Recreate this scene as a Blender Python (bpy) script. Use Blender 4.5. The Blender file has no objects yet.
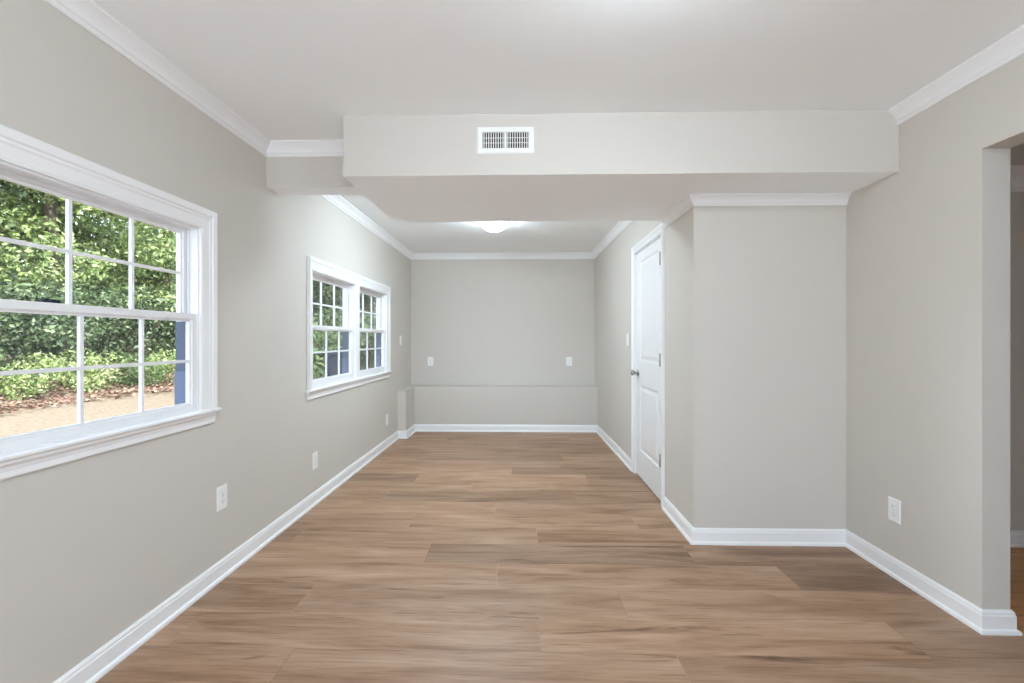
import bpy, math, random
from mathutils import Vector, Matrix

# ------------------------------------------------------------------ camera, world, sun, exposure
sc = bpy.context.scene
COL = sc.collection
cam_d = bpy.data.cameras.new('camera')
cam = bpy.data.objects.new('camera', cam_d)
COL.objects.link(cam)
cam_d.sensor_fit = 'HORIZONTAL'
cam_d.sensor_width = 36.0
cam_d.lens = 455.0 * 36.0 / 1024.0
cam_d.shift_y = -2.5 / 1024.0
cam_d.clip_start = 0.02
cam_d.clip_end = 200
cam.location = (0, 0, 1.23)
cam.rotation_euler = (math.radians(90), 0, math.atan(11 / 455))
sc.camera = cam

SKY_STRENGTH = 4.0
world = bpy.data.worlds.new('sky')
sc.world = world
world.use_nodes = True
wn = world.node_tree
wn.nodes.clear()
_o = wn.nodes.new('ShaderNodeOutputWorld')
_b = wn.nodes.new('ShaderNodeBackground')
_tc = wn.nodes.new('ShaderNodeTexCoord')
_sx = wn.nodes.new('ShaderNodeSeparateXYZ')
_r = wn.nodes.new('ShaderNodeValToRGB')
_r.color_ramp.elements[0].position = 0.0
_r.color_ramp.elements[0].color = (0.76, 0.88, 1.0, 1)
_r.color_ramp.elements[1].position = 0.9
_r.color_ramp.elements[1].color = (0.55, 0.70, 0.95, 1)
wn.links.new(_tc.outputs['Generated'], _sx.inputs[0])
wn.links.new(_sx.outputs['Z'], _r.inputs[0])
wn.links.new(_r.outputs[0], _b.inputs['Color'])
_b.inputs['Strength'].default_value = SKY_STRENGTH
wn.links.new(_b.outputs[0], _o.inputs[0])

sun_d = bpy.data.lights.new('sun', 'SUN')
sun_d.energy = 11.0
sun_d.angle = math.radians(0.6)
sun_d.color = (0.98, 0.97, 0.94)
sun = bpy.data.objects.new('sun', sun_d)
COL.objects.link(sun)
sun.rotation_euler = Vector((-0.62, 0.42, -0.75)).to_track_quat('-Z', 'Y').to_euler()

LAMP_NEAR = 68.0     # radiance of the glass bowls
LAMP_FAR = 54.0
LAMP_FILL_MID = 98.0  # added lamp hidden by the soffit, brightens the far part
LAMP_FILL_BACK = 36.0  # added unseen lamp behind the camera, general fill

sc.view_settings.view_transform = 'Standard'
sc.view_settings.look = 'None'
sc.view_settings.gamma = 1.0
sc.view_settings.use_curve_mapping = False
sc.view_settings.exposure = 0.16
sc.cycles.max_bounces = 14
sc.cycles.diffuse_bounces = 10
sc.cycles.glossy_bounces = 4
sc.cycles.transparent_max_bounces = 24
sc.cycles.use_denoising = True

# ------------------------------------------------------------------ helpers
def tag(o, label=None, cat=None, group=None, kind=None):
    if label: o['label'] = label
    if cat: o['category'] = cat
    if group: o['group'] = group
    if kind: o['kind'] = kind
    return o

def thing(name, label, cat, loc=(0, 0, 0), rotz=0.0, group=None, kind=None):
    o = bpy.data.objects.new(name, None)
    o.empty_display_size = 0.1
    COL.objects.link(o)
    o.location = loc
    o.rotation_euler = (0, 0, rotz)
    return tag(o, label, cat, group, kind)

class MB:
    """collects polygons for ONE mesh object"""
    def __init__(s):
        s.v = []; s.f = []; s.smooth = []
    def face(s, pts, smooth=False):
        n = len(s.v); s.v += [tuple(p) for p in pts]
        s.f.append(tuple(range(n, n + len(pts)))); s.smooth.append(smooth)
    def grid(s, rows, closed_u=False, closed_v=False, smooth=False):
        n = len(s.v); R = len(rows); K = len(rows[0])
        for r in rows: s.v += [tuple(p) for p in r]
        for i in range(R if closed_u else R - 1):
            for j in range(K if closed_v else K - 1):
                a = i * K + j; b = i * K + (j + 1) % K
                c = ((i + 1) % R) * K + (j + 1) % K; d = ((i + 1) % R) * K + j
                s.f.append((n + a, n + b, n + c, n + d)); s.smooth.append(smooth)
    def box(s, x0, x1, y0, y1, z0, z1):
        n = len(s.v)
        s.v += [(x0, y0, z0), (x1, y0, z0), (x1, y1, z0), (x0, y1, z0), (x0, y0, z1), (x1, y0, z1), (x1, y1, z1), (x0, y1, z1)]
        for q in ((0, 3, 2, 1), (4, 5, 6, 7), (0, 1, 5, 4), (1, 2, 6, 5), (2, 3, 7, 6), (3, 0, 4, 7)):
            s.f.append(tuple(n + i for i in q)); s.smooth.append(False)
    def prism(s, poly, z0, z1):
        n = len(s.v); k = len(poly)
        s.v += [(p[0], p[1], z0) for p in poly] + [(p[0], p[1], z1) for p in poly]
        s.f.append(tuple(n + i for i in reversed(range(k)))); s.smooth.append(False)
        s.f.append(tuple(n + k + i for i in range(k))); s.smooth.append(False)
        for i in range(k):
            j = (i + 1) % k
            s.f.append((n + i, n + j, n + k + j, n + k + i)); s.smooth.append(False)
    def lathe(s, prof, centre=(0, 0, 0), axis='z', n=24, smooth=True):
        rows = []
        for k in range(n):
            a = 2 * math.pi * k / n; c, t = math.cos(a), math.sin(a)
            row = []
            for r, h in prof:
                p = (r * c, r * t, h) if axis == 'z' else ((h, r * c, r * t) if axis == 'x' else (r * c, h, r * t))
                row.append((p[0] + centre[0], p[1] + centre[1], p[2] + centre[2]))
            rows.append(row)
        s.grid(rows, closed_u=True, smooth=smooth)
    def sweep(s, path, prof, side, mp, closed=False):
        """profile (offset away from the path on `side`, height) carried along a 2-D path with mitred corners; mp maps (a, b, h) to 3-D"""
        P = [Vector(p) for p in path]; N = len(P); rows = []
        def nrm(a, b):
            d = (b - a).normalized(); return Vector((-d.y, d.x)) * side
        for i in range(N):
            if closed:
                n1, n2 = nrm(P[i - 1], P[i]), nrm(P[i], P[(i + 1) % N])
            else:
                n1 = nrm(P[i - 1], P[i]) if i > 0 else None
                n2 = nrm(P[i], P[i + 1]) if i < N - 1 else None
                n1 = n1 or n2; n2 = n2 or n1
            m = (n1 + n2); m = m / max(1e-6, m.dot(n1))
            rows.append([mp(P[i].x + m.x * d, P[i].y + m.y * d, h) for d, h in prof])
        s.grid(rows, closed_u=closed, closed_v=True)
        if not closed:
            s.face(rows[0]); s.face(list(reversed(rows[-1])))
    def build(s, name, mat, parent=None, recalc=True):
        me = bpy.data.meshes.new(name)
        me.from_pydata(s.v, [], s.f)
        me.polygons.foreach_set('use_smooth', s.smooth)
        me.update()
        if recalc:
            import bmesh
            bm = bmesh.new(); bm.from_mesh(me)
            bmesh.ops.remove_doubles(bm, verts=bm.verts, dist=1e-5)
            bmesh.ops.recalc_face_normals(bm, faces=bm.faces)
            bm.to_mesh(me); bm.free()
        o = bpy.data.objects.new(name, me)
        COL.objects.link(o)
        me.materials.append(mat)
        if parent: o.parent = parent
        return o

def bevel(o, w, seg=2):
    m = o.modifiers.new('bevel', 'BEVEL'); m.width = w; m.segments = seg; m.limit_method = 'ANGLE'; m.angle_limit = math.radians(40)
    return o

def copy_tree(o, parent=None):
    c = o.copy(); COL.objects.link(c)
    if parent: c.parent = parent
    for ch in list(o.children): copy_tree(ch, c)
    return c

def XY(a, b, h): return (a, b, h)

# ------------------------------------------------------------------ materials
def nodes(name):
    m = bpy.data.materials.new(name); m.use_nodes = True
    return m, m.node_tree, m.node_tree.nodes['Principled BSDF']

def paint(name, col, rough=0.6, spec=0.3, bump=0.02, scale=260.0, vary=0.012):
    m, t, p = nodes(name)
    tc = t.nodes.new('ShaderNodeTexCoord')
    n = t.nodes.new('ShaderNodeTexNoise'); n.inputs['Scale'].default_value = scale; n.inputs['Detail'].default_value = 2
    t.links.new(tc.outputs['Object'], n.inputs['Vector'])
    b = t.nodes.new('ShaderNodeBump'); b.inputs['Strength'].default_value = bump; b.inputs['Distance'].default_value = 0.002
    t.links.new(n.outputs[0], b.inputs['Height']); t.links.new(b.outputs[0], p.inputs['Normal'])
    n2 = t.nodes.new('ShaderNodeTexNoise'); n2.inputs['Scale'].default_value = 1.3
    t.links.new(tc.outputs['Object'], n2.inputs['Vector'])
    mx = t.nodes.new('ShaderNodeMix'); mx.data_type = 'RGBA'
    mx.inputs['A'].default_value = (*[c * (1 - vary) for c in col], 1)
    mx.inputs['B'].default_value = (*[min(1, c * (1 + vary)) for c in col], 1)
    t.links.new(n2.outputs[0], mx.inputs['Factor']); t.links.new(mx.outputs['Result'], p.inputs['Base Color'])
    p.inputs['Roughness'].default_value = rough
    p.inputs['Specular IOR Level'].default_value = spec
    return m

M = {}
M['wall'] = paint('greige_wall_paint', (0.612, 0.577, 0.530), 0.75, 0.2)
M['ceiling'] = paint('white_ceiling_paint', (0.915, 0.935, 0.945), 0.9, 0.1)
M['trim'] = paint('white_trim_paint', (0.85, 0.85, 0.855), 0.35, 0.45, 0.0)
M['vinyl'] = paint('white_vinyl', (0.83, 0.83, 0.845), 0.3, 0.5, 0.0)
M['door'] = paint('white_door_paint', (0.83, 0.83, 0.845), 0.35, 0.45, 0.0)
M['plate'] = paint('white_plastic', (0.86, 0.86, 0.85), 0.3, 0.5, 0.0)
M['slot'] = paint('dark_slot', (0.10, 0.10, 0.10), 0.6, 0.2, 0.0)
M['duct'] = paint('dark_duct_shade', (0.03, 0.025, 0.025), 0.8, 0.1, 0.0)
M['blue'] = paint('blue_exterior', (0.085, 0.11, 0.165), 0.5, 0.3)
M['blue_light'] = paint('pale_blue_exterior', (0.13, 0.165, 0.25), 0.5, 0.3)
M['navy'] = paint('navy_exterior_paint', (0.018, 0.024, 0.045), 0.5, 0.3)
M['patio'] = paint('bounce_concrete', (0.78, 0.78, 0.78), 0.9, 0.1, 0.3, 40, 0.05)
M['siding'] = paint('exterior_siding', (0.55, 0.55, 0.53), 0.7, 0.2)

def metal(name, col, rough):
    m, t, p = nodes(name)
    p.inputs['Base Color'].default_value = (*col, 1); p.inputs['Metallic'].default_value = 1; p.inputs['Roughness'].default_value = rough
    return m
M['nickel'] = metal('satin_nickel', (0.36, 0.35, 0.33), 0.35)
M['clip'] = metal('dark_nickel', (0.16, 0.155, 0.15), 0.5)

def glass_mat():
    m, t, p = nodes('window_glass'); t.nodes.remove(p)
    out = t.nodes['Material Output']
    tr = t.nodes.new('ShaderNodeBsdfTransparent'); tr.inputs[0].default_value = (0.97, 0.98, 0.98, 1)
    gl = t.nodes.new('ShaderNodeBsdfGlossy'); gl.inputs['Roughness'].default_value = 0.02
    lw = t.nodes.new('ShaderNodeLayerWeight'); lw.inputs['Blend'].default_value = 0.5
    pw = t.nodes.new('ShaderNodeMath'); pw.operation = 'POWER'; pw.inputs[1].default_value = 5; t.links.new(lw.outputs['Facing'], pw.inputs[0])
    fr = t.nodes.new('ShaderNodeMapRange'); fr.inputs['To Min'].default_value = 0.03; fr.inputs['To Max'].default_value = 0.9; t.links.new(pw.outputs[0], fr.inputs[0])
    mx = t.nodes.new('ShaderNodeMixShader')
    t.links.new(fr.outputs[0], mx.inputs[0]); t.links.new(tr.outputs[0], mx.inputs[1]); t.links.new(gl.outputs[0], mx.inputs[2])
    t.links.new(mx.outputs[0], out.inputs[0])
    return m
M['glass'] = glass_mat()

def lampglass(name, strength):
    m, t, p = nodes(name)
    p.inputs['Base Color'].default_value = (0.9, 0.9, 0.88, 1)
    p.inputs['Emission Color'].default_value = (0.73, 0.89, 1.0, 1)
    p.inputs['Emission Strength'].default_value = strength
    return m

def wood_floor(name, warm=False):
    m, t, p = nodes(name)
    L = t.links.new
    tc = t.nodes.new('ShaderNodeTexCoord')
    at = t.nodes.new('ShaderNodeAttribute'); at.attribute_name = 'plank'     # x: random, y: tone
    sep = t.nodes.new('ShaderNodeSeparateXYZ'); L(at.outputs['Vector'], sep.inputs[0])
    # shift the grain per plank
    comb = t.nodes.new('ShaderNodeCombineXYZ')
    mul = t.nodes.new('ShaderNodeMath'); mul.operation = 'MULTIPLY'; mul.inputs[1].default_value = 37.0; L(sep.outputs[0], mul.inputs[0])
    L(mul.outputs[0], comb.inputs[0]); L(mul.outputs[0], comb.inputs[2])
    add = t.nodes.new('ShaderNodeVectorMath'); add.operation = 'ADD'; L(tc.outputs['Object'], add.inputs[0]); L(comb.outputs[0], add.inputs[1])
    def noise(sx, sy, scale, detail, dist=0.0, rough=0.55):
        mp = t.nodes.new('ShaderNodeMapping'); mp.inputs['Scale'].default_value = (sx, sy, 1)
        L(add.outputs[0], mp.inputs[0])
        n = t.nodes.new('ShaderNodeTexNoise'); n.inputs['Scale'].default_value = scale; n.inputs['Detail'].default_value = detail
        n.inputs['Distortion'].default_value = dist; n.inputs['Roughness'].default_value = rough
        L(mp.outputs[0], n.inputs['Vector']); return n
    broad = noise(0.9, 7.0, 1.6, 3, 0.6)
    grain = noise(2.2, 42.0, 2.2, 5, 0.5, 0.65)
    fine = noise(6.0, 160.0, 2.5, 3)
    knot = noise(0.75, 9.0, 1.7, 3, 1.2)
    def ramp(node, stops):
        r = t.nodes.new('ShaderNodeValToRGB'); e = r.color_ramp.elements
        e[0].position, e[0].color = stops[0][0], (*stops[0][1], 1)
        e[1].position, e[1].color = stops[-1][0], (*stops[-1][1], 1)
        for pos, c in stops[1:-1]:
            x = e.new(pos); x.color = (*c, 1)
        L(node.outputs[0], r.inputs[0]); return r
    if warm:
        base = ramp(broad, [(0.3, (0.52, 0.25, 0.10)), (0.7, (0.72, 0.38, 0.17))])
    else:
        base = ramp(broad, [(0.28, (0.225, 0.120, 0.066)), (0.44, (0.330, 0.194, 0.116)), (0.56, (0.385, 0.240, 0.154)), (0.74, (0.460, 0.304, 0.208))])
    g = ramp(grain, [(0.28, (0.68, 0.64, 0.61)), (0.5, (1, 1, 1)), (0.72, (1.07, 1.06, 1.05))])
    f = ramp(fine, [(0.3, (0.93, 0.93, 0.93)), (0.7, (1.05, 1.05, 1.05))])
    k = ramp(knot, [(0.28, (0.55, 0.49, 0.45)), (0.38, (1, 1, 1))])
    def mult(a, b):
        x = t.nodes.new('ShaderNodeMix'); x.data_type = 'RGBA'; x.blend_type = 'MULTIPLY'; x.inputs['Factor'].default_value = 1
        L(a, x.inputs['A']); L(b, x.inputs['B']); return x.outputs['Result']
    c = mult(mult(mult(base.outputs[0], g.outputs[0]), f.outputs[0]), k.outputs[0])
    # plank tone
    tn = t.nodes.new('ShaderNodeVectorMath'); tn.operation = 'SCALE'; L(c, tn.inputs[0]); L(sep.outputs[1], tn.inputs['Scale'])
    # joints: thin bevel line along the board edges
    uv = t.nodes.new('ShaderNodeAttribute'); uv.attribute_name = 'edge'       # x,y: metres from the board's ends / sides
    us = t.nodes.new('ShaderNodeSeparateXYZ'); L(uv.outputs['Vector'], us.inputs[0])
    def lines(sock, length):
        a = t.nodes.new('ShaderNodeMath'); a.operation = 'SUBTRACT'; a.inputs[0].default_value = length; L(sock, a.inputs[1])
        b = t.nodes.new('ShaderNodeMath'); b.operation = 'MINIMUM'; L(sock, b.inputs[0]); L(a.outputs[0], b.inputs[1])
        r = t.nodes.new('ShaderNodeMapRange'); r.inputs['From Min'].default_value = 0.0010; r.inputs['From Max'].default_value = 0.0040
        L(b.outputs[0], r.inputs[0]); return r.outputs[0]
    l1 = lines(us.outputs[1], 0.234)
    mn = t.nodes.new('ShaderNodeMath'); mn.operation = 'MINIMUM'; L(l1, mn.inputs[0])
    l2 = lines(us.outputs[0], 1.5); L(l2, mn.inputs[1])
    # some joints dark, some pale with the bevel's glint put into colour
    bev = t.nodes.new('ShaderNodeMapRange'); bev.inputs['To Min'].default_value = 0.60; bev.inputs['To Max'].default_value = 1.48
    L(sep.outputs[0], bev.inputs[0])
    bc = t.nodes.new('ShaderNodeVectorMath'); bc.operation = 'SCALE'; L(tn.outputs[0], bc.inputs[0]); L(bev.outputs[0], bc.inputs['Scale'])
    fm = t.nodes.new('ShaderNodeMix'); fm.data_type = 'RGBA'; L(mn.outputs[0], fm.inputs['Factor']); L(bc.outputs[0], fm.inputs['A']); L(tn.outputs[0], fm.inputs['B'])
    L(fm.outputs['Result'], p.inputs['Base Color'])
    rr = t.nodes.new('ShaderNodeMapRange'); rr.inputs['To Min'].default_value = 0.36; rr.inputs['To Max'].default_value = 0.50
    L(grain.outputs[0], rr.inputs[0]); L(rr.outputs[0], p.inputs['Roughness'])
    p.inputs['Specular IOR Level'].default_value = 0.35
    bp = t.nodes.new('ShaderNodeBump'); bp.inputs['Strength'].default_value = 0.12; bp.inputs['Distance'].default_value = 0.002
    L(grain.outputs[0], bp.inputs['Height']); L(bp.outputs[0], p.inputs['Normal'])
    return m
M['floor'] = wood_floor('plank_floor')
M['floor_warm'] = wood_floor('warm_plank_floor', True)

def leaf_mat(name, stops, trans=0.3):
    m, t, p = nodes(name)
    L = t.links.new
    gi = t.nodes.new('ShaderNodeNewGeometry')
    r = t.nodes.new('ShaderNodeValToRGB'); e = r.color_ramp.elements
    e[0].position, e[0].color = 0, (*stops[0], 1); e[1].position, e[1].color = 1, (*stops[-1], 1)
    for i, c in enumerate(stops[1:-1]):
        x = e.new((i + 1) / (len(stops) - 1)); x.color = (*c, 1)
    L(gi.outputs['Random Per Island'], r.inputs[0]); L(r.outputs[0], p.inputs['Base Color'])
    p.inputs['Roughness'].default_value = 0.55
    tl = t.nodes.new('ShaderNodeBsdfTranslucent'); L(r.outputs[0], tl.inputs[0])
    mx = t.nodes.new('ShaderNodeMixShader'); mx.inputs[0].default_value = trans
    L(p.outputs[0], mx.inputs[1]); L(tl.outputs[0], mx.inputs[2]); L(mx.outputs[0], t.nodes['Material Output'].inputs[0])
    return m
M['leaf_light'] = leaf_mat('light_green_leaves', [(0.12, 0.19, 0.05), (0.23, 0.31, 0.09), (0.38, 0.46, 0.17), (0.56, 0.63, 0.33)])
M['leaf_mid'] = leaf_mat('green_leaves', [(0.05, 0.10, 0.03), (0.09, 0.15, 0.05), (0.15, 0.21, 0.08), (0.24, 0.29, 0.13)])
M['leaf_dark'] = leaf_mat('dark_ivy_leaves', [(0.03, 0.055, 0.02), (0.055, 0.09, 0.035), (0.10, 0.14, 0.06), (0.20, 0.25, 0.12)], 0.15)
M['litter'] = leaf_mat('fallen_leaves', [(0.12, 0.055, 0.035), (0.22, 0.115, 0.075), (0.30, 0.19, 0.13), (0.38, 0.29, 0.21)], 0.1)
M['bark'] = paint('bark', (0.13, 0.10, 0.08), 0.9, 0.1, 0.6, 30, 0.3)

def ground_mat():
    m, t, p = nodes('dry_lawn'); L = t.links.new
    tc = t.nodes.new('ShaderNodeTexCoord')
    n = t.nodes.new('ShaderNodeTexNoise'); n.inputs['Scale'].default_value = 26; n.inputs['Detail'].default_value = 8; n.inputs['Roughness'].default_value = 0.7
    L(tc.outputs['Object'], n.inputs['Vector'])
    r = t.nodes.new('ShaderNodeValToRGB'); e = r.color_ramp.elements
    e[0].position, e[0].color = 0.38, (0.15, 0.105, 0.06, 1); e[1].position, e[1].color = 0.62, (0.31, 0.235, 0.165, 1)
    L(n.outputs[0], r.inputs[0]); L(r.outputs[0], p.inputs['Base Color']); p.inputs['Roughness'].default_value = 0.95
    b = t.nodes.new('ShaderNodeBump'); b.inputs['Strength'].default_value = 0.8; L(n.outputs[0], b.inputs['Height']); L(b.outputs[0], p.inputs['Normal'])
    return m
M['lawn'] = ground_mat()

# ------------------------------------------------------------------ dimensions (metres; camera stands over the origin)
H = 2.41                       # ceiling
XL, XR = -1.555, 1.930         # inner faces of the left and right walls
XD = 1.027                      # closet wall with the door
YB = 6.27                      # far wall, upper
YLEDGE = 6.035                 # far wall, lower ledge
YC = 2.765                     # closet wall facing the camera
YF = -1.6                      # wall behind the camera
SOFF = 2.09                    # underside of the big soffit
SY0, SY1, SX0 = 2.385, 3.33, -0.95
OPY0, OPY1, OPZ = 0.75, 1.96, 2.03   # opening in the right wall
XR2 = 2.045                    # far face of that wall
XE = -1.66                     # exterior face of the left wall

def xd(y): return XD if y <= 4.2 else XD - 0.045 * (y - 4.2) / (6.27 - 4.2)

# ------------------------------------------------------------------ floor
def plank_floor(name, mat, x0, x1, y0, y1, seed, joints=None, tones=None):
    rnd = random.Random(seed)
    W, LEN, Y0 = 0.234, 1.5, 1.79
    verts, faces, rv, ev = [], [], [], []
    k = math.floor((y0 - Y0) / W)
    while Y0 + k * W < y1:
        ya, yb = Y0 + k * W, Y0 + (k + 1) * W
        j = (joints or {}).get(k, rnd.uniform(0, LEN))
        n = math.floor((x0 - j) / LEN)
        while j + n * LEN < x1:
            xa, xb = j + n * LEN, j + (n + 1) * LEN
            tone = (tones or {}).get((k, n), rnd.uniform(0.86, 1.10)); r = rnd.random()
            ca, cb, da, db = max(xa, x0), min(xb, x1), max(ya, y0), min(yb, y1)
            if cb - ca > 1e-4 and db - da > 1e-4:
                i = len(verts)
                for (x, y) in ((ca, da), (cb, da), (cb, db), (ca, db)):
                    verts.append((x, y, 0)); rv.append((r, tone, 0)); ev.append((x - xa, y - ya, 0))
                faces.append((i, i + 1, i + 2, i + 3))
            n += 1
        k += 1
    me = bpy.data.meshes.new(name); me.from_pydata(verts, [], faces)
    for nm, data in (('plank', rv), ('edge', ev)):
        a = me.attributes.new(nm, 'FLOAT_VECTOR', 'POINT')
        a.data.foreach_set('vector', [c for v in data for c in v])
    me.materials.append(mat)
    o = bpy.data.objects.new(name, me); COL.objects.link(o)
    return tag(o, kind='structure')

joints = {-1: -0.905, 0: 0.071, 1: -1.04, 2: -0.135, 3: -0.55, 4: 0.087, 7: -1.08, 8: -0.43, 9: -0.94, 10: -0.10, 12: -1.09, 5: -0.75, 6: -0.2}
tones = {(-1, -1): 0.97, (-1, 0): 0.95, (-1, 1): 0.86, (0, -1): 0.97, (0, 0): 1.06, (0, 1): 0.9, (1, 0): 0.93, (1, 1): 0.98, (1, -1): 0.9,
         (2, -1): 1.02, (2, 0): 1.0, (2, 1): 0.70, (3, -1): 1.08, (3, 0): 0.80, (3, 1): 0.92, (4, -1): 0.98, (4, 0): 1.05,
         (7, 0): 0.82, (7, -1): 1.0, (9, -1): 0.78, (9, 0): 1.12, (9, 1): 0.86, (10, -1): 1.12, (10, 0): 0.82, (12, -1): 1.0, (12, 0): 0.84}
plank_floor('floor', M['floor'], XL - 0.1, 2.09, YF - 0.1, YB + 0.1, 5, joints, tones)
plank_floor('floor_side_room', M['floor_warm'], 2.09, 4.6, YF - 0.1, 2.85, 9)
slab = MB(); slab.box(XL - 0.1, 4.6, YF - 0.1, YB + 0.1, -0.12, -0.004)
tag(slab.build('floor_slab', M['siding']), kind='structure')

# ------------------------------------------------------------------ ceiling and walls
def struct(mb, name, mat): return tag(mb.build(name, mat), kind='structure')
b = MB(); b.box(XE, 4.7, YF - 0.1, YB + 0.1, H, H + 0.15); struct(b, 'ceiling', M['ceiling'])

W1 = dict(y0=1.25, y1=2.15, z0=0.885, z1=1.765)
W2 = dict(y0=3.30, y1=5.12, z0=0.862, z1=1.737)
def holed_wall(name, x0, x1, ya, yb, holes, z1=H):
    m = MB(); y = ya
    for h in sorted(holes, key=lambda h: h['y0']):
        m.box(x0, x1, y, h['y0'], 0, z1)
        if h['z0'] > 0: m.box(x0, x1, h['y0'], h['y1'], 0, h['z0'])
        m.box(x0, x1, h['y0'], h['y1'], h['z1'], z1)
        y = h['y1']
    m.box(x0, x1, y, yb, 0, z1)
    return struct(m, name, M['wall'])
holed_wall('wall_left', XE, XL, YF, YB + 0.1, [W1, W2])
holed_wall('wall_right', XR, XR2, YF, 4.0, [dict(y0=OPY0, y1=OPY1, z0=0, z1=OPZ)])
b = MB(); b.box(XL, 1.1, YB, YB + 0.1, 0, H); struct(b, 'wall_back', M['wall'])
b = MB()
b.prism([(XL, 5.60), (-1.448, 5.60), (-1.448, YLEDGE), (xd(YLEDGE) + 0.02, YLEDGE), (xd(YB) + 0.02, YB), (XL, YB)], 0, 0.594)
struct(b, 'wall_back_ledge', M['wall'])
DY0, DY1, DZ = 3.377, 4.195, 2.013       # door opening
b = MB()
b.prism([(XD, YC), (1.12, YC), (1.12, DY0), (XD, DY0)], 0, H)
b.prism([(XD, DY0), (1.12, DY0), (1.12, DY1), (XD, DY1)], DZ, H)
b.prism([(XD, DY1), (1.12, DY1), (1.12, YB), (xd(YB), YB)], 0, H)
struct(b, 'wall_closet_side', M['wall'])
b = MB(); b.box(1.12, XR, YC, YC + 0.1, 0, H); struct(b, 'wall_closet_front', M['wall'])
b = MB(); b.box(1.12, XR, 4.5, 4.6, 0, H); b.box(1.12, 1.2, 4.5, YB, 0, H); struct(b, 'wall_closet_inner', M['wall'])
# wide patio door added in the unseen wall behind the camera for daylight
PX0, PX1, PZ = -1.40, 1.75, 2.20
b = MB(); b.box(XE, PX0, YF - 0.1, YF, 0, H); b.box(PX1, 4.7, YF - 0.1, YF, 0, H); b.box(PX0, PX1, YF - 0.1, YF, PZ, H); struct(b, 'wall_front', M['wall'])

# soffit (ducts boxed in) and the thin header on the left
b = MB(); b.box(SX0, XR, SY0, SY1, SOFF, H)
sof = struct(b, 'ceiling_soffit', M['wall'])
sof.data.materials.append(M['ceiling'])
for p in sof.data.polygons:
    if p.normal.z < -0.9: p.material_index = 1
b = MB(); b.box(XL, SX0, 2.72, 2.87, 2.148, H)
hd = struct(b, 'ceiling_beam', M['wall'])
hd.data.materials.append(M['ceiling'])
for p in hd.data.polygons:
    if p.normal.z < -0.9: p.material_index = 1

# ------------------------------------------------------------------ room beyond the opening
b = MB(); b.box(XR2, 4.6, 2.78, 2.88, 0, H); struct(b, 'wall_side_room_back', M['wall'])
b = MB(); b.box(4.6, 4.7, YF, 2.88, 0, H); struct(b, 'wall_side_room_right', M['wall'])
b = MB(); b.box(XR2, 4.6, 2.70, 2.78, 2.236, H); struct(b, 'ceiling_soffit_side_room', M['wall'])

# ------------------------------------------------------------------ crown mouldings, baseboards
def crown_prof(z, drop, proj):
    q = [(0, 0), (0, -drop), (0.006, -drop), (0.010, -drop * 0.90), (0.010, -drop * 0.80), (0.016, -drop * 0.74)]
    for i in range(6):
        a = i / 5
        q.append((0.016 + (proj - 0.024) * (a ** 1.5 * 0.6 + a * 0.4), -drop * (0.74 - 0.56 * (a ** 0.7))))
    q += [(proj - 0.004, -drop * 0.14), (proj, -drop * 0.10), (proj, 0)]
    return [(d, z + h) for d, h in q]
CR = crown_prof(H, 0.080, 0.052)
CS = crown_prof(SOFF, 0.062, 0.045)
def crown(name, path, side, prof=CR):
    m = MB(); m.sweep(path, prof, side, XY); return struct(m, name, M['trim'])
crown('trim_1', [(XL, YF), (XL, 2.72), (SX0, 2.72)], -1)
crown('trim_2', [(XL, 2.87), (XL, YB), (xd(YB), YB), (xd(4.2), 4.2), (XD, SY1)], -1)
crown('trim_3', [(XR, SY0), (XR, YF)], -1)
crown('trim_4', [(XD, 3.312), (XD, YC), (XR, YC)], -1, CS)
crown('trim_5', [(XR2, 2.78), (4.6, 2.78)], -1, crown_prof(2.236, 0.13, 0.075))

BB = [(0, 0), (0.024, 0), (0.024, 0.008), (0.021, 0.015), (0.013, 0.020), (0.013, 0.072), (0.010, 0.078), (0.010, 0.084), (0.004, 0.094), (0, 0.094)]
def base(name, path, side=-1):
    m = MB(); m.sweep(path, BB, side, XY); return struct(m, name, M['trim'])
base('baseboard_left', [(XL, YF), (XL, 5.60), (-1.448, 5.60), (-1.448, YLEDGE), (xd(YLEDGE), YLEDGE), (xd(4.258), 4.258)])
base('baseboard_closet', [(XD, 3.316), (XD, YC), (XR, YC), (XR, OPY1), (XR2, OPY1), (XR2, 2.78), (4.6, 2.78)])
base('baseboard_right', [(4.6, YF), (XR2, YF), (XR2, OPY0), (XR, OPY0), (XR, YF)])
base('baseboard_front', [(XR, YF), (PX1, YF)])
base('baseboard_front', [(PX0, YF), (XL, YF)])

# ------------------------------------------------------------------ windows
CAS = [(0, 0), (0, 0.013), (0.010, 0.016), (0.013, 0.013), (0.045, 0.016), (0.052, 0.020), (0.060, 0.018), (0.066, 0.024), (0.090, 0.026), (0.094, 0.022), (0.094, 0)]
def casing_prof(w, face):
    s = w / 0.094
    return [(d * s, h) for d, h in CAS]

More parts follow.
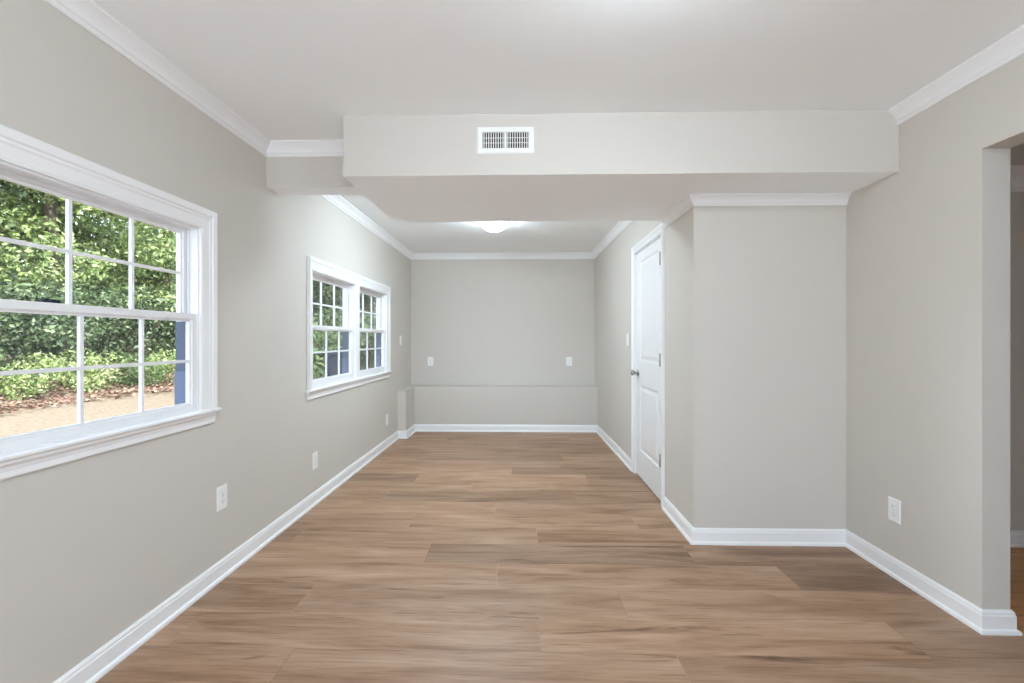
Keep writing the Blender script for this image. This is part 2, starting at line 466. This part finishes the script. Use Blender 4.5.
def sash(name, root, xc, t, y0, y1, z0, z1, gy0, gy1, gz0, gz1, zm, label=None):
    """one sash: rails and stiles round the glass, two upright and one level muntin, the pane"""
    x0, x1 = xc - t / 2, xc + t / 2
    m = MB()
    # stepped frame: outer band + glazing bead
    def ring(a0, a1, c0, c1, b0, b1, d0, d1, xa, xb):
        m.box(xa, xb, a0, b0, c0, c1); m.box(xa, xb, b1, a1, c0, c1)
        m.box(xa, xb, b0, b1, c0, d0); m.box(xa, xb, b0, b1, d1, c1)
    g = 0.010
    ring(y0, y1, z0, z1, gy0 - g, gy1 + g, gz0 - g, gz1 + g, x0, x1)
    ring(gy0 - g, gy1 + g, gz0 - g, gz1 + g, gy0, gy1, gz0, gz1, x0 + 0.006, x1 - 0.008)
    s = m.build(name, M['vinyl'], root)
    mm = MB(); w = 0.0068
    for k in (1, 2):
        y = gy0 + (gy1 - gy0) * k / 3
        mm.box(xc - 0.006, xc + 0.006, y - w, y + w, gz0, gz1)
    mm.box(xc - 0.0055, xc + 0.0055, gy0, gy1, zm - w, zm + w)
    mm.build('muntin', M['vinyl'], s)
    p = MB(); p.box(xc - 0.002, xc + 0.002, gy0, gy1, gz0, gz1)
    p.build('pane', M['glass'], s)
    return s

def sash_unit(root, y0, y1, z0, z1, zg0, zmr, zg1t, zm_lo, zm_up):
    """a double hung unit: frame, upper sash outside, lower sash inside, lock on the meeting rail"""
    f = MB(); k = 0.012
    for ya, yb in ((y0, y0 + k), (y1 - k, y1)): f.box(XE, XL, ya, yb, z0, z1)
    f.box(XE, XL, y0 + k, y1 - k, z1 - k, z1); f.box(XE, XL, y0 + k, y1 - k, z0 - 0.004, z0 + 0.010)
    # parting stops down the jambs
    for ya, yb in ((y0 + k, y0 + k + 0.010), (y1 - k - 0.010, y1 - k)):
        f.box(-1.598, -1.592, ya, yb, z0 + 0.010, z1 - k)
    f.build('window_frame', M['vinyl'], root)
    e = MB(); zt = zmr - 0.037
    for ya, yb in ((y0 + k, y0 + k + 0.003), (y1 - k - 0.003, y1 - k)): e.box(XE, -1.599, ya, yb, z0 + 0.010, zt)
    o = e.build('exterior_jamb', M['blue'], root); o['label'] = 'blue outer jamb lining'  # blue strips on the outer jamb faces below the meeting rail
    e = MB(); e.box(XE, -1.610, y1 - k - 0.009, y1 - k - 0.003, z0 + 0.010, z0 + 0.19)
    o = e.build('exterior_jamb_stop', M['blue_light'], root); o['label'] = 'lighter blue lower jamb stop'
    g0, g1 = y0 + (0.073 if y0 < 2 else 0.052), y1 - 0.050
    sash('upper_sash', root, -1.617, 0.030, y0 + k, y1 - k, zmr - 0.035, z1 - k, g0, g1, zmr, zg1t, zm_up)
    sash('lower_sash', root, -1.575, 0.032, y0 + k, y1 - k, z0 + 0.010, zmr, g0, g1, zg0, zmr - 0.038, zm_lo)
    return g0, g1

def lock(root, y, z):
    l = MB(); l.box(-1.590, -1.566, y - 0.030, y + 0.030, z, z + 0.006)
    l.lathe([(0.0, 0.014), (0.011, 0.013), (0.012, 0.006), (0.012, 0.0)], (-1.578, y - 0.008, z), n=16)
    l.box(-1.584, -1.572, y - 0.002, y + 0.034, z + 0.006, z + 0.012)
    o = l.build('sash_lock', M['navy'], root); o['label'] = 'dark sash lock'

def casing(root, y0, y1, z0, z1, wl, wr, wt):
    def mp(a, b2, h): return (XL + h, a, b2)
    # three mitred sides; left and right may be of unequal width, so scale per side
    m = MB()
    def rowat(ya, za, sy, sz, foot=False):
        return [(XL + h, ya + sy * d / 0.094, za + sz * d / 0.094) for d, h in CAS]
    rows = [rowat(y0, z0, -wl, 0), rowat(y0, z1, -wl, wt), rowat(y1, z1, wr, wt), rowat(y1, z0, wr, 0)]
    m.grid(rows, closed_v=True); m.face(rows[0]); m.face(list(reversed(rows[-1])))
    m.build('casing', M['trim'], root)

def stool_apron(root, y0, y1, z, nose=-1.522, ap=0.058):
    s = MB()
    pr = [(-1.592, z), (nose - 0.006, z), (nose, z - 0.005), (nose, z - 0.013), (nose - 0.006, z - 0.019), (-1.592 + 0.037, z - 0.019), (-1.592 + 0.037, z - 0.0005), (-1.592, z - 0.0005)]
    rows = [[(x, y, zz) for x, zz in pr] for y in (y0, y1)]
    s.grid(rows, closed_v=True); s.face(rows[0]); s.face(list(reversed(rows[1])))
    s.build('stool', M['trim'], root)
    a = MB(); z1 = z - 0.019
    pr = [(XL, z1), (XL + 0.022, z1), (XL + 0.022, z1 - 0.010), (XL + 0.014, z1 - 0.020), (XL + 0.011, z1 - ap * 0.6), (XL + 0.012, z1 - ap + 0.006), (XL + 0.006, z1 - ap), (XL, z1 - ap)]
    rows = [[(x, y, zz) for x, zz in pr] for y in (y0 + 0.018, y1 - 0.018)]
    a.grid(rows, closed_v=True); a.face(rows[0]); a.face(list(reversed(rows[1])))
    a.build('apron', M['trim'], root)

w = thing('window_1', None, None, kind='structure')
sash_unit(w, W1['y0'], W1['y1'], W1['z0'], W1['z1'], 0.930, 1.350, 1.728, 1.126, 1.540)
casing(w, W1['y0'] + 0.004, W1['y1'] - 0.004, W1['z0'], W1['z1'] - 0.004, 0.098, 0.100, 0.100)
stool_apron(w, 1.13, 2.265, W1['z0'] + 0.001)
lock(w, 1.475, 1.350)

w = thing('window_2', None, None, kind='structure')
sash_unit(w, 3.30, 4.16, W2['z0'], W2['z1'], 0.925, 1.335, 1.688, 1.127, 1.505)
sash_unit(w, 4.255, 5.12, W2['z0'], W2['z1'], 0.925, 1.335, 1.688, 1.127, 1.505)
mu = MB(); mu.box(XE, XL - 0.001, 4.16, 4.255, W2['z0'], W2['z1'])
mu.box(XL - 0.001, XL + 0.014, 4.155, 4.260, W2['z0'] + 0.001, W2['z1'] - 0.004)
mu.box(XL + 0.014, XL + 0.019, 4.170, 4.245, W2['z0'] + 0.001, W2['z1'] - 0.004)
mu.build('centre_post', M['trim'], w)
casing(w, 3.304, 5.116, W2['z0'], W2['z1'] - 0.004, 0.065, 0.115, 0.098)
stool_apron(w, 3.215, 5.26, W2['z0'] + 0.001)

# added glazed patio door, an unseen daylight source behind the camera
d = thing('added_patio_door', None, None, kind='structure')
f = MB(); t_ = 0.045
f.box(PX0, PX0 + t_, YF - 0.1, YF, 0, PZ); f.box(PX1 - t_, PX1, YF - 0.1, YF, 0, PZ); f.box(PX0 + t_, PX1 - t_, YF - 0.1, YF, PZ - t_, PZ); f.box(PX0 + t_, PX1 - t_, YF - 0.1, YF, 0, 0.02)
f.build('door_frame', M['vinyl'], d)
mid = (PX0 + PX1) / 2
for xa, xb, yc in ((PX0 + t_, mid + 0.03, YF - 0.07), (mid - 0.03, PX1 - t_, YF - 0.03)):
    f = MB(); q = 0.06; za, zb = 0.02, PZ - t_
    f.box(xa, xa + q, yc - .018, yc + .018, za, zb); f.box(xb - q, xb, yc - .018, yc + .018, za, zb)
    f.box(xa + q, xb - q, yc - .018, yc + .018, za, za + q); f.box(xa + q, xb - q, yc - .018, yc + .018, zb - q, zb)
    pn = f.build('glazed_panel', M['vinyl'], d)
    f = MB(); f.box(xa + q, xb - q, yc - .003, yc + .003, za + q, zb - q); f.build('pane', M['glass'], pn)

# ------------------------------------------------------------------ closet door
d = thing('door_1', None, None, kind='structure')
lf = MB()
xf, xb = XD + 0.008, XD + 0.043
y0, y1, z0, z1 = DY0 + 0.018, DY1 - 0.018, 0.012, DZ - 0.016
panels = [(y0 + 0.115, y1 - 0.115, 1.035, 1.915), (y0 + 0.115, y1 - 0.115, 0.245, 0.825)]
ys = [y0, y0 + 0.115, y1 - 0.115, y1]; zs = [z0, 0.245, 0.825, 1.035, 1.915, z1]
for i in range(3):
    for j in range(5):
        if i == 1 and j in (1, 3): continue
        lf.face([(xf, ys[i], zs[j]), (xf, ys[i + 1], zs[j]), (xf, ys[i + 1], zs[j + 1]), (xf, ys[i], zs[j + 1])])
for a0, a1, c0, c1 in panels:
    st = [(0, 0), (0.010, 0.0085), (0.030, 0.0085), (0.052, 0.002)]
    rings = [[(xf + dp, a0 + i, c0 + i), (xf + dp, a1 - i, c0 + i), (xf + dp, a1 - i, c1 - i), (xf + dp, a0 + i, c1 - i)] for i, dp in st]
    lf.grid(rings, closed_v=True); lf.face(rings[-1])
lf.face([(xb, y0, z0), (xb, y1, z0), (xb, y1, z1), (xb, y0, z1)])
for q in (((y0, z0), (y1, z0)), ((y1, z0), (y1, z1)), ((y1, z1), (y0, z1)), ((y0, z1), (y0, z0))):
    lf.face([(xf, *q[0]), (xf, *q[1]), (xb, *q[1]), (xb, *q[0])])
lf.build('door_leaf', M['door'], d)
jb = MB()
jb.box(XD, 1.12, DY0, DY0 + 0.015, 0, DZ); jb.box(XD, 1.12, DY1 - 0.015, DY1, 0, DZ); jb.box(XD, 1.12, DY0 + 0.015, DY1 - 0.015, DZ - 0.013, DZ)
jb.box(XD + 0.044, XD + 0.056, DY0 + 0.015, DY0 + 0.027, 0, DZ - 0.013); jb.box(XD + 0.044, XD + 0.056, DY1 - 0.027, DY1 - 0.015, 0, DZ - 0.013)
jb.build('door_jamb', M['trim'], d)
cs = MB(); wd = 0.064
def drow(ya, za, sy, sz): return [(XD - h * 0.85, ya + sy * q / 0.094, za + sz * q / 0.094) for q, h in CAS]
rows = [drow(DY0 + 0.005, 0, -wd, 0), drow(DY0 + 0.005, DZ - 0.004, -wd, wd), drow(DY1 - 0.005, DZ - 0.004, wd, wd), drow(DY1 - 0.005, 0, wd, 0)]
cs.grid(rows, closed_v=True); cs.face(rows[0]); cs.face(list(reversed(rows[-1])))
cs.build('door_casing', M['trim'], d)
hinge0 = None
for hz in (1.78, 1.027, 0.282):
    if hinge0 is None:
        hm = MB()
        hm.lathe([(0, 0.096), (0.004, 0.096), (0.0065, 0.092), (0.0065, 0.002), (0.004, -0.002), (0, -0.002)], (XD - 0.011, y0 + 0.003, 0), n=14)
        hm.box(XD - 0.011, XD + 0.0085, y0 + 0.0005, y0 + 0.004, 0.002, 0.092)
        hinge0 = hm.build('hinge', M['nickel'], d); hinge0['label'] = 'satin nickel hinge'; h_ = hinge0
    else:
        h_ = hinge0.copy(); COL.objects.link(h_)
    h_.location = (0, 0, hz)
kn = MB(); ky, kz = y1 - 0.065, 0.928
kn.lathe([(0, 0.0), (0.031, 0.0), (0.031, -0.004), (0.024, -0.009), (0.012, -0.011), (0.010, -0.030), (0.018, -0.036), (0.026, -0.046), (0.0275, -0.056), (0.022, -0.064), (0.010, -0.067), (0, -0.067)], (xf, ky, kz), axis='x', n=28)
k_ = kn.build('door_knob', M['nickel'], d); k_['label'] = 'satin nickel round knob'

# ------------------------------------------------------------------ outlets and switches (built facing +X, then turned)
def plate_mesh(w, h, t=0.006):
    m = MB(); a, b2 = w / 2, h / 2
    rings = [[(0, -a, -b2), (0, a, -b2), (0, a, b2), (0, -a, b2)],
             [(t * 0.5, -a, -b2), (t * 0.5, a, -b2), (t * 0.5, a, b2), (t * 0.5, -a, b2)],
             [(t, -a + .004, -b2 + .004), (t, a - .004, -b2 + .004), (t, a - .004, b2 - .004), (t, -a + .004, b2 - .004)]]
    m.grid(rings, closed_v=True); m.face(rings[-1]); m.face(list(reversed(rings[0])))
    return m
def make_outlet(label):
    r = thing('wall_outlet', label, 'outlet')
    plate_mesh(0.078, 0.122).build('cover_plate', M['plate'], r)
    for s in (1, -1):
        m = MB(); n = 20; pts = []
        for k in range(n):
            a = 2 * math.pi * k / n
            pts.append((max(-0.0145, min(0.0145, 0.0172 * math.cos(a))), 0.0172 * math.sin(a) + s * 0.0195))
        m.grid([[(0.0055, p[0], p[1]) for p in pts], [(0.0085, p[0], p[1]) for p in pts]], closed_v=True); m.face([(0.0085, p[0], p[1]) for p in pts])
        rc = m.build('receptacle', M['plate'], r)
        q = MB(); zc = s * 0.0195
        q.box(0.0083, 0.0088, -0.0075, -0.0055, zc - 0.001, zc + 0.008); q.box(0.0083, 0.0088, 0.0055, 0.0075, zc, zc + 0.007)
        q.lathe([(0, 0.0088), (0.0025, 0.0088), (0.0025, 0.0083)], (0, 0, zc - 0.008), axis='x', n=10)
        q.build('slot', M['slot'], rc)
    m = MB(); m.lathe([(0, 0.0072), (0.003, 0.0068), (0.003, 0.0055)], (0, 0, 0), axis='x', n=10); m.build('screw', M['nickel'], r)
    return r
def make_switch(label):
    r = thing('light_switch', label, 'light switch')
    plate_mesh(0.076, 0.120).build('cover_plate', M['plate'], r)
    m = MB(); m.box(0.0055, 0.0072, -0.0065, 0.0065, -0.0135, 0.0135); bz = m.build('toggle_bezel', M['plate'], r)
    m = MB(); m.face([(0.006, -0.004, -0.004), (0.006, 0.004, -0.004), (0.016, 0.0035, 0.006), (0.016, -0.0035, 0.006)])
    m.face([(0.006, -0.004, 0.008), (0.006, 0.004, 0.008), (0.016, 0.0035, 0.011), (0.016, -0.0035, 0.011)])
    m.face([(0.016, -0.0035, 0.006), (0.016, 0.0035, 0.006), (0.016, 0.0035, 0.011), (0.016, -0.0035, 0.011)])
    m.face([(0.006, 0.004, -0.004), (0.006, 0.004, 0.008), (0.016, 0.0035, 0.011), (0.016, 0.0035, 0.006)])
    m.face([(0.006, -0.004, -0.004), (0.006, -0.004, 0.008), (0.016, -0.0035, 0.011), (0.016, -0.0035, 0.006)])
    m.build('toggle', M['plate'], bz)
    for z in (0.030, -0.030):
        m = MB(); m.lathe([(0, 0.0070), (0.003, 0.0066), (0.003, 0.0055)], (0, 0, z), axis='x', n=10); m.build('screw', M['nickel'], r)
    return r
ol = make_outlet('white duplex outlet low on the left wall just beyond the large near window')
ol.location = (XL, 2.312, 0.412)
def place(src, loc, rz, label):
    c = copy_tree(src); c.location = loc; c.rotation_euler = (0, 0, rz); c['label'] = label; return c
place(ol, (XL, 3.365, 0.322), 0, 'white duplex outlet low on the left wall under the near end of the double window')
place(ol, (XL, 5.165, 0.310), 0, 'small far white outlet low on the left wall beside the half-height corner bump')
place(ol, (XR, 2.410, 0.341), math.pi, 'white duplex outlet low on the right wall between closet corner and wide opening')
place(ol, (-1.280, YB, 0.921), -math.pi / 2, 'white outlet on the far wall above the ledge, near its window-side corner')
place(ol, (0.632, YB, 0.922), -math.pi / 2, 'white outlet on the far wall above the ledge, on the closet door side')
sw = make_switch('white light switch on the left wall between double window and far corner')
sw.location = (XL, 5.74, 1.212)
place(sw, (xd(4.47), 4.455, 1.225), math.pi, 'white light switch on the wall beside the closet door knob')

# ------------------------------------------------------------------ air vent on the soffit
v = thing('air_vent', 'white rectangular air vent with upright louvres on the soffit face', 'air vent', ((-0.092), SY0, 2.271))
fr = MB(); a, c, ia, ic = 0.150, 0.070, 0.120, 0.042
def rg(aa, cc, y): return [(-aa, y, -cc), (aa, y, -cc), (aa, y, cc), (-aa, y, cc)]
rings = [rg(a, c, 0), rg(a, c, -0.003), rg(a - 0.008, c - 0.008, -0.009), rg(ia + 0.004, ic + 0.004, -0.009), rg(ia, ic, -0.006), rg(ia, ic, 0)]
fr.grid(rings, closed_v=True)
fr.box(-0.006, 0.006, -0.0075, -0.0005, -ic, ic)
fr.build('vent_frame', M['plate'], v)
bk = MB(); bk.box(-ia, ia, -0.0012, -0.0002, -ic, ic); b_ = bk.build('duct_shade_sheet', M['duct'], v)  # dark sheet on the soffit face for the shade inside the duct
lv0 = None
for s in (-1, 1):
    for k in range(9):
        x = s * (0.0115 + 0.0125 * k + 0.001)
        if lv0 is None:
            lm = MB(); lm.box(-0.0022, 0.0022, -0.0072, -0.0013, -ic, ic); lv0 = lm.build('louvre', M['plate'], v); l_ = lv0
        else:
            l_ = lv0.copy(); COL.objects.link(l_)
        l_.location = (x, 0, 0)
lm = MB(); lm.box(-0.119, 0.119, -0.0026, -0.0013, 0.012, 0.0142); lm.box(-0.119, 0.119, -0.0026, -0.0013, -0.0142, -0.012); lm.build('louvre_brace', M['plate'], v)

# ------------------------------------------------------------------ ceiling lamps
def make_lamp(loc, label, strength, R=0.145, group=None):
    r = thing('ceiling_lamp', label, 'ceiling lamp', loc, group=group)
    pan = MB(); pan.lathe([(0, 0), (R * 0.90, 0), (R * 0.90, -0.022), (R * 0.86, -0.026), (0, -0.026)], n=40); pan.build('mounting_pan', M['nickel'], r)
    prof = []
    for i in range(12):
        t = i / 11 * math.pi / 2
        prof.append((R * math.cos(t), -0.026 - 0.090 * math.sin(t)))
    prof[-1] = (0.0, -0.116)
    prof = [(R * 0.95, -0.020), (R, -0.021)] + prof
    g = MB(); g.lathe(prof, n=40)
    g.build('glass_bowl', lampglass('lit_bowl_glass', strength), r)
    f = MB(); f.lathe([(0, -0.134), (0.004, -0.133), (0.008, -0.126), (0.005, -0.120), (0.010, -0.1165), (0, -0.1155)], n=16); f.build('finial', M['nickel'], r)
    for k in range(3):
        c = MB(); c.box(R + 0.0005, R + 0.016, -0.010, 0.010, -0.038, -0.004)
        o = c.build('clip', M['clip'], r); o.rotation_euler = (0, 0, math.radians((8, 172, 270)[k]))
    return r
make_lamp((-0.285, 4.50, H), 'lit white bowl ceiling lamp with nickel clips beyond the soffit', LAMP_FAR, 0.132)
make_lamp((0.38, 1.15, H), 'lit white bowl ceiling lamp over the near part of the room', LAMP_NEAR, 0.15)
make_lamp((-0.2, -0.75, H), 'added lit white bowl fill lamp at the unseen end of the room', LAMP_FILL_BACK, 0.16)
make_lamp((-0.45, 3.78, H), 'added lit white bowl fill lamp hidden close behind the soffit', LAMP_FILL_MID)
make_lamp((3.3, 0.2, H), 'lit white bowl ceiling lamp in the side room', 8.0, 0.15)

# ------------------------------------------------------------------ outside
pt = MB(); pt.box(-6, 8, -14, YF - 0.1, -0.14, -0.03); struct(pt, 'added_bounce_patio', M['patio'])  # bright slab added to bounce sunlight in through the patio door
def gz(x, y):
    r = max(0.0, -7.0 - x)
    return 0.30 + 0.26 * min(r, 1.5) + 0.16 * max(0, min(r - 1.5, 12))
g = MB()
xs = [XE - 0.001 - i * 0.9 for i in range(30)]; yy = [-6 + i * 1.5 for i in range(32)]
rnd = random.Random(3)
g.grid([[(x, y, gz(x, y) + (rnd.uniform(-.02, .02) if i > 3 else 0)) for y in yy] for i, x in enumerate(xs)], smooth=True)
tag(g.build('ground', M['lawn']), kind='structure')

def leaves_into(m, rnd, c, rad, n, size, shell=0.45, flat=0.5):
    for _ in range(n):
        while True:
            p = Vector((rnd.uniform(-1, 1), rnd.uniform(-1, 1), rnd.uniform(-1, 1)))
            if shell < p.length <= 1: break
        q = Vector((c[0] + p.x * rad[0], c[1] + p.y * rad[1], c[2] + p.z * rad[2]))
        nrm = Vector((rnd.gauss(0, 1), rnd.gauss(0, 1), rnd.gauss(0, 1) + flat)).normalized()
        nrm = (nrm + p * 0.6).normalized()
        t = nrm.orthogonal().normalized(); t.rotate(Matrix.Rotation(rnd.uniform(0, 6.28), 3, nrm)); u = nrm.cross(t)
        s = size * rnd.uniform(0.6, 1.3)
        m.face([q - t * s * .5, q + u * s * .26 + nrm * s * .05, q + t * s * .5, q - u * s * .26 + nrm * s * .05])

def trunk_into(m, rnd, x, y, z0, h, r, lean=(0, 0)):
    rows = []
    for k in range(9):
        t = k / 8; rr = r * (1.25 - 0.8 * t)
        cx, cy = x + lean[0] * t + 0.05 * math.sin(5 * t + x), y + lean[1] * t + 0.05 * math.cos(4 * t)
        rows.append([(cx + rr * math.cos(a * math.pi / 4), cy + rr * math.sin(a * math.pi / 4), z0 + h * t) for a in range(8)])
    m.grid(rows, closed_v=True, smooth=True)

def make_tree(label, seed, h, spread, mat, nclump, per, size):
    """built standing on the origin; copies share the meshes"""
    r = random.Random(seed)
    root = thing('tree', label, 'tree', group=None)
    t = MB(); trunk_into(t, r, 0, 0, -0.1, h * 0.8, 0.13, (r.uniform(-.4, .4), r.uniform(-.4, .4)))
    for k in range(4):
        a = r.uniform(0, 6.28); z = h * r.uniform(.3, .6)
        t2 = [(0, 0, z), (spread * .5 * math.cos(a), spread * .5 * math.sin(a), z + h * .2)]
        rows = [[(p[0] + w_ * math.cos(b3 * math.pi / 3), p[1] + w_ * math.sin(b3 * math.pi / 3), p[2]) for b3 in range(6)] for p, w_ in zip(t2, (.06, .025))]
        t.grid(rows, closed_v=True, smooth=True)
    t.build('trunk', M['bark'], root)
    cr = MB()
    for k in range(nclump):
        z = h * (0.10 + 0.90 * (k + .5) / nclump); q = math.sin(math.pi * min(1, 0.18 + 0.82 * (z / h))) ** 0.5
        a = r.uniform(0, 6.28); d_ = spread * q * r.uniform(.25, .9)
        s = r.uniform(.6, 1.0)
        leaves_into(cr, r, (d_ * math.cos(a), d_ * math.sin(a), z), (s * 1.1, s * 1.1, s * .6), per, size)
    cr.build('crown', mat, root, recalc=False)
    return root

def place_tree(src, x, y, rz, s, label, first=False):
    c = src if first else copy_tree(src)
    c.location = (x, y, gz(x, y) - 0.02); c.rotation_euler = (0, 0, rz); c.scale = (s, s, s); c['label'] = label
    return c
tl = make_tree('t', 11, 8.5, 2.2, M['leaf_light'], 56, 620, 0.115)
td = make_tree('t', 12, 8.5, 2.2, M['leaf_dark'], 56, 620, 0.115)
tm = make_tree('t', 13, 8.5, 2.2, M['leaf_mid'], 56, 620, 0.115)
spots = [  # source, x, y, turn, scale, label
 (td, -9.9, 5.9, 0.3, 1.0, 'dark ivy-covered tree at the edge of the large near window view'),
 (tl, -9.5, 8.9, 1.0, 1.0, 'pale green sunlit tree in the middle of the near window view'),
 (tl, -9.6, 12.0, 2.0, 1.05, 'pale green tree beside the blue jamb in the near window view'),
 (tl, -12.5, 8.6, 4.0, 1.25, 'tall pale green tree showing above the dark ivy tree'),
 (tm, -12.6, 12.0, 5.0, 1.3, 'tall mid green tree behind the pale sunlit trees'),
 (tl, -12.2, 15.6, 0.8, 1.25, 'tall pale green tree behind the mid green tree'),
 (tm, -12.8, 5.4, 2.9, 1.3, 'mid green tree beyond the near end of the lawn'),
 (tm, -9.4, 3.2, 2.5, 1.0, 'mid green tree at the near end of the lawn'),
 (td, -9.0, 16.4, 1.7, 1.1, 'dark tree on the lawn edge between the two window views'),
 (td, -7.2, 14.2, 0.6, 0.95, 'dark green tree in the first pane column of the double window'),
 (td, -6.2, 16.0, 2.4, 1.0, 'dark tree behind the navy storage box'),
 (tl, -8.2, 20.5, 3.3, 1.3, 'pale green tree far behind the navy storage box'),
 (td, -4.2, 15.6, 5.2, 1.0, 'dark tree filling the far half of the double window'),
 (tm, -5.8, 20.5, 4.4, 1.3, 'tall mid green tree behind the dark trees of the double window'),
 (td, -2.6, 17.5, 3.8, 1.1, 'dark tree close along the house wall'),
 (td, -10.5, 22.0, 1.2, 1.5, 'large dark tree at the far end of the garden'),
 (tm, -3.6, 22.5, 0.2, 1.4, 'mid green tree at the far end along the house'),
]
used = set()
for s_, x, y, rz, sc_, lb in spots:
    place_tree(s_, x, y, rz, sc_, lb, first=s_.name not in used); used.add(s_.name)

def make_shrub(seed, mat, size, per=150):
    r = random.Random(seed)
    root = thing('shrub', 's', 'shrub')
    st = MB()
    for k in range(6):
        a = r.uniform(0, 6.28)
        rows = [[(p[0] + w_ * math.cos(q * 2.1), p[1] + w_ * math.sin(q * 2.1), p[2]) for q in range(3)] for p, w_ in zip([(0, 0, -.05), (.4 * math.cos(a), .4 * math.sin(a), .75)], (.012, .006))]
        st.grid(rows, closed_v=True)
    st.build('stem', M['bark'], root)
    cr = MB()
    for k in range(9):
        a = r.uniform(0, 6.28); d_ = r.uniform(0, .65)
        leaves_into(cr, r, (d_ * math.cos(a), d_ * math.sin(a), r.uniform(.2, .85)), (.45, .45, .32), per, size)
    cr.build('foliage', mat, root, recalc=False)
    return root
s1 = make_shrub(21, M['leaf_light'], 0.10); s2 = make_shrub(22, M['leaf_dark'], 0.068, 380); s3 = make_shrub(23, M['leaf_mid'], 0.10)
rnd = random.Random(8); used = set()
order = [(s2, -8.35, 1.45)] * 8 + [(s1, -7.35, 0.62), (s3, -7.5, 0.66), (s1, -7.3, 0.58), (s1, -7.45, 0.66), (s3, -7.3, 0.60), (s1, -7.2, 0.64), (s1, -7.1, 0.62), (s3, -7.0, 0.66), (s1, -6.9, 0.60), (s1, -6.9, 0.66)]
for i, (s_, x, k) in enumerate(order):
    y = (4.6 + i * 1.25) if i < 8 else 5.2 + (i - 8) * 0.74
    x += rnd.uniform(-.1, .1)
    c = s_ if s_.name not in used else copy_tree(s_); used.add(s_.name)
    k *= rnd.uniform(.92, 1.1)
    c.location = (x, y, gz(x, y)); c.rotation_euler = (0, 0, rnd.uniform(0, 6)); c.scale = (k, k, k)
    c['label'] = {s1.name: 'small pale green shrub growing at the edge of the fallen leaves', s2.name: 'large dark green shrub in the row under the garden trees', s3.name: 'small mid green shrub growing at the edge of the fallen leaves'}[s_.name]
    c['group'] = {s1.name: 'pale shrubs at the leaf litter edge', s2.name: 'dark shrubs under the garden trees', s3.name: 'mid green shrubs at the leaf litter edge'}[s_.name]
for s_, x, y, k, lb in ((s3, -4.6, 9.2, 1.25, 'mid green shrub on the lawn left of the navy storage box'), (s3, -3.9, 9.6, 1.2, 'mid green shrub behind the navy storage box'),
        (s2, -3.3, 10.2, 1.4, 'dark green shrub behind the navy storage box'), (s3, -5.4, 10.4, 1.4, 'mid green shrub between lawn edge and storage box'),
        (s2, -2.6, 9.4, 1.2, 'dark green shrub against the house wall past the storage box'), (s2, -4.6, 11.6, 1.6, 'large dark green shrub in front of the dark trees')):
    c = copy_tree(s_); c.location = (x, y, gz(x, y)); c.rotation_euler = (0, 0, x * 7); c.scale = (k, k, k); c['label'] = lb
    if 'group' in c: del c['group']
lt = MB(); rnd = random.Random(77)
for _ in range(11000):
    y = rnd.uniform(3.5, 16); x = -6.35 + 0.22 * max(0, min(y - 6.8, 4)) - abs(rnd.gauss(0, 0.95)) + rnd.gauss(0, .18)
    q = Vector((x, y, gz(x, y) + 0.03 + rnd.uniform(0, .04))); n_ = Vector((rnd.gauss(0, .35), rnd.gauss(0, .35), 1)).normalized()
    t = n_.orthogonal().normalized(); t.rotate(Matrix.Rotation(rnd.uniform(0, 6.28), 3, n_)); u = n_.cross(t); s = rnd.uniform(.04, .09)
    lt.face([q - t * s * .5, q + u * s * .32, q + t * s * .5, q - u * s * .32])
tag(lt.build('fallen_leaves', M['litter'], recalc=False), 'reddish brown fallen leaves along the far edge of the lawn', 'leaf litter', kind='stuff')

t = thing('storage_box', 'navy blue storage box outside the double window', 'storage box', (-3.05, 7.7, 0.30))
f = MB(); f.box(-.16, .16, -.3, .3, 0, .66); bevel(f.build('box_body', M['navy'], t), 0.015)
f = MB(); f.box(-.18, .18, -.32, .32, .66, .72); bevel(f.build('lid', M['navy'], t), 0.012)
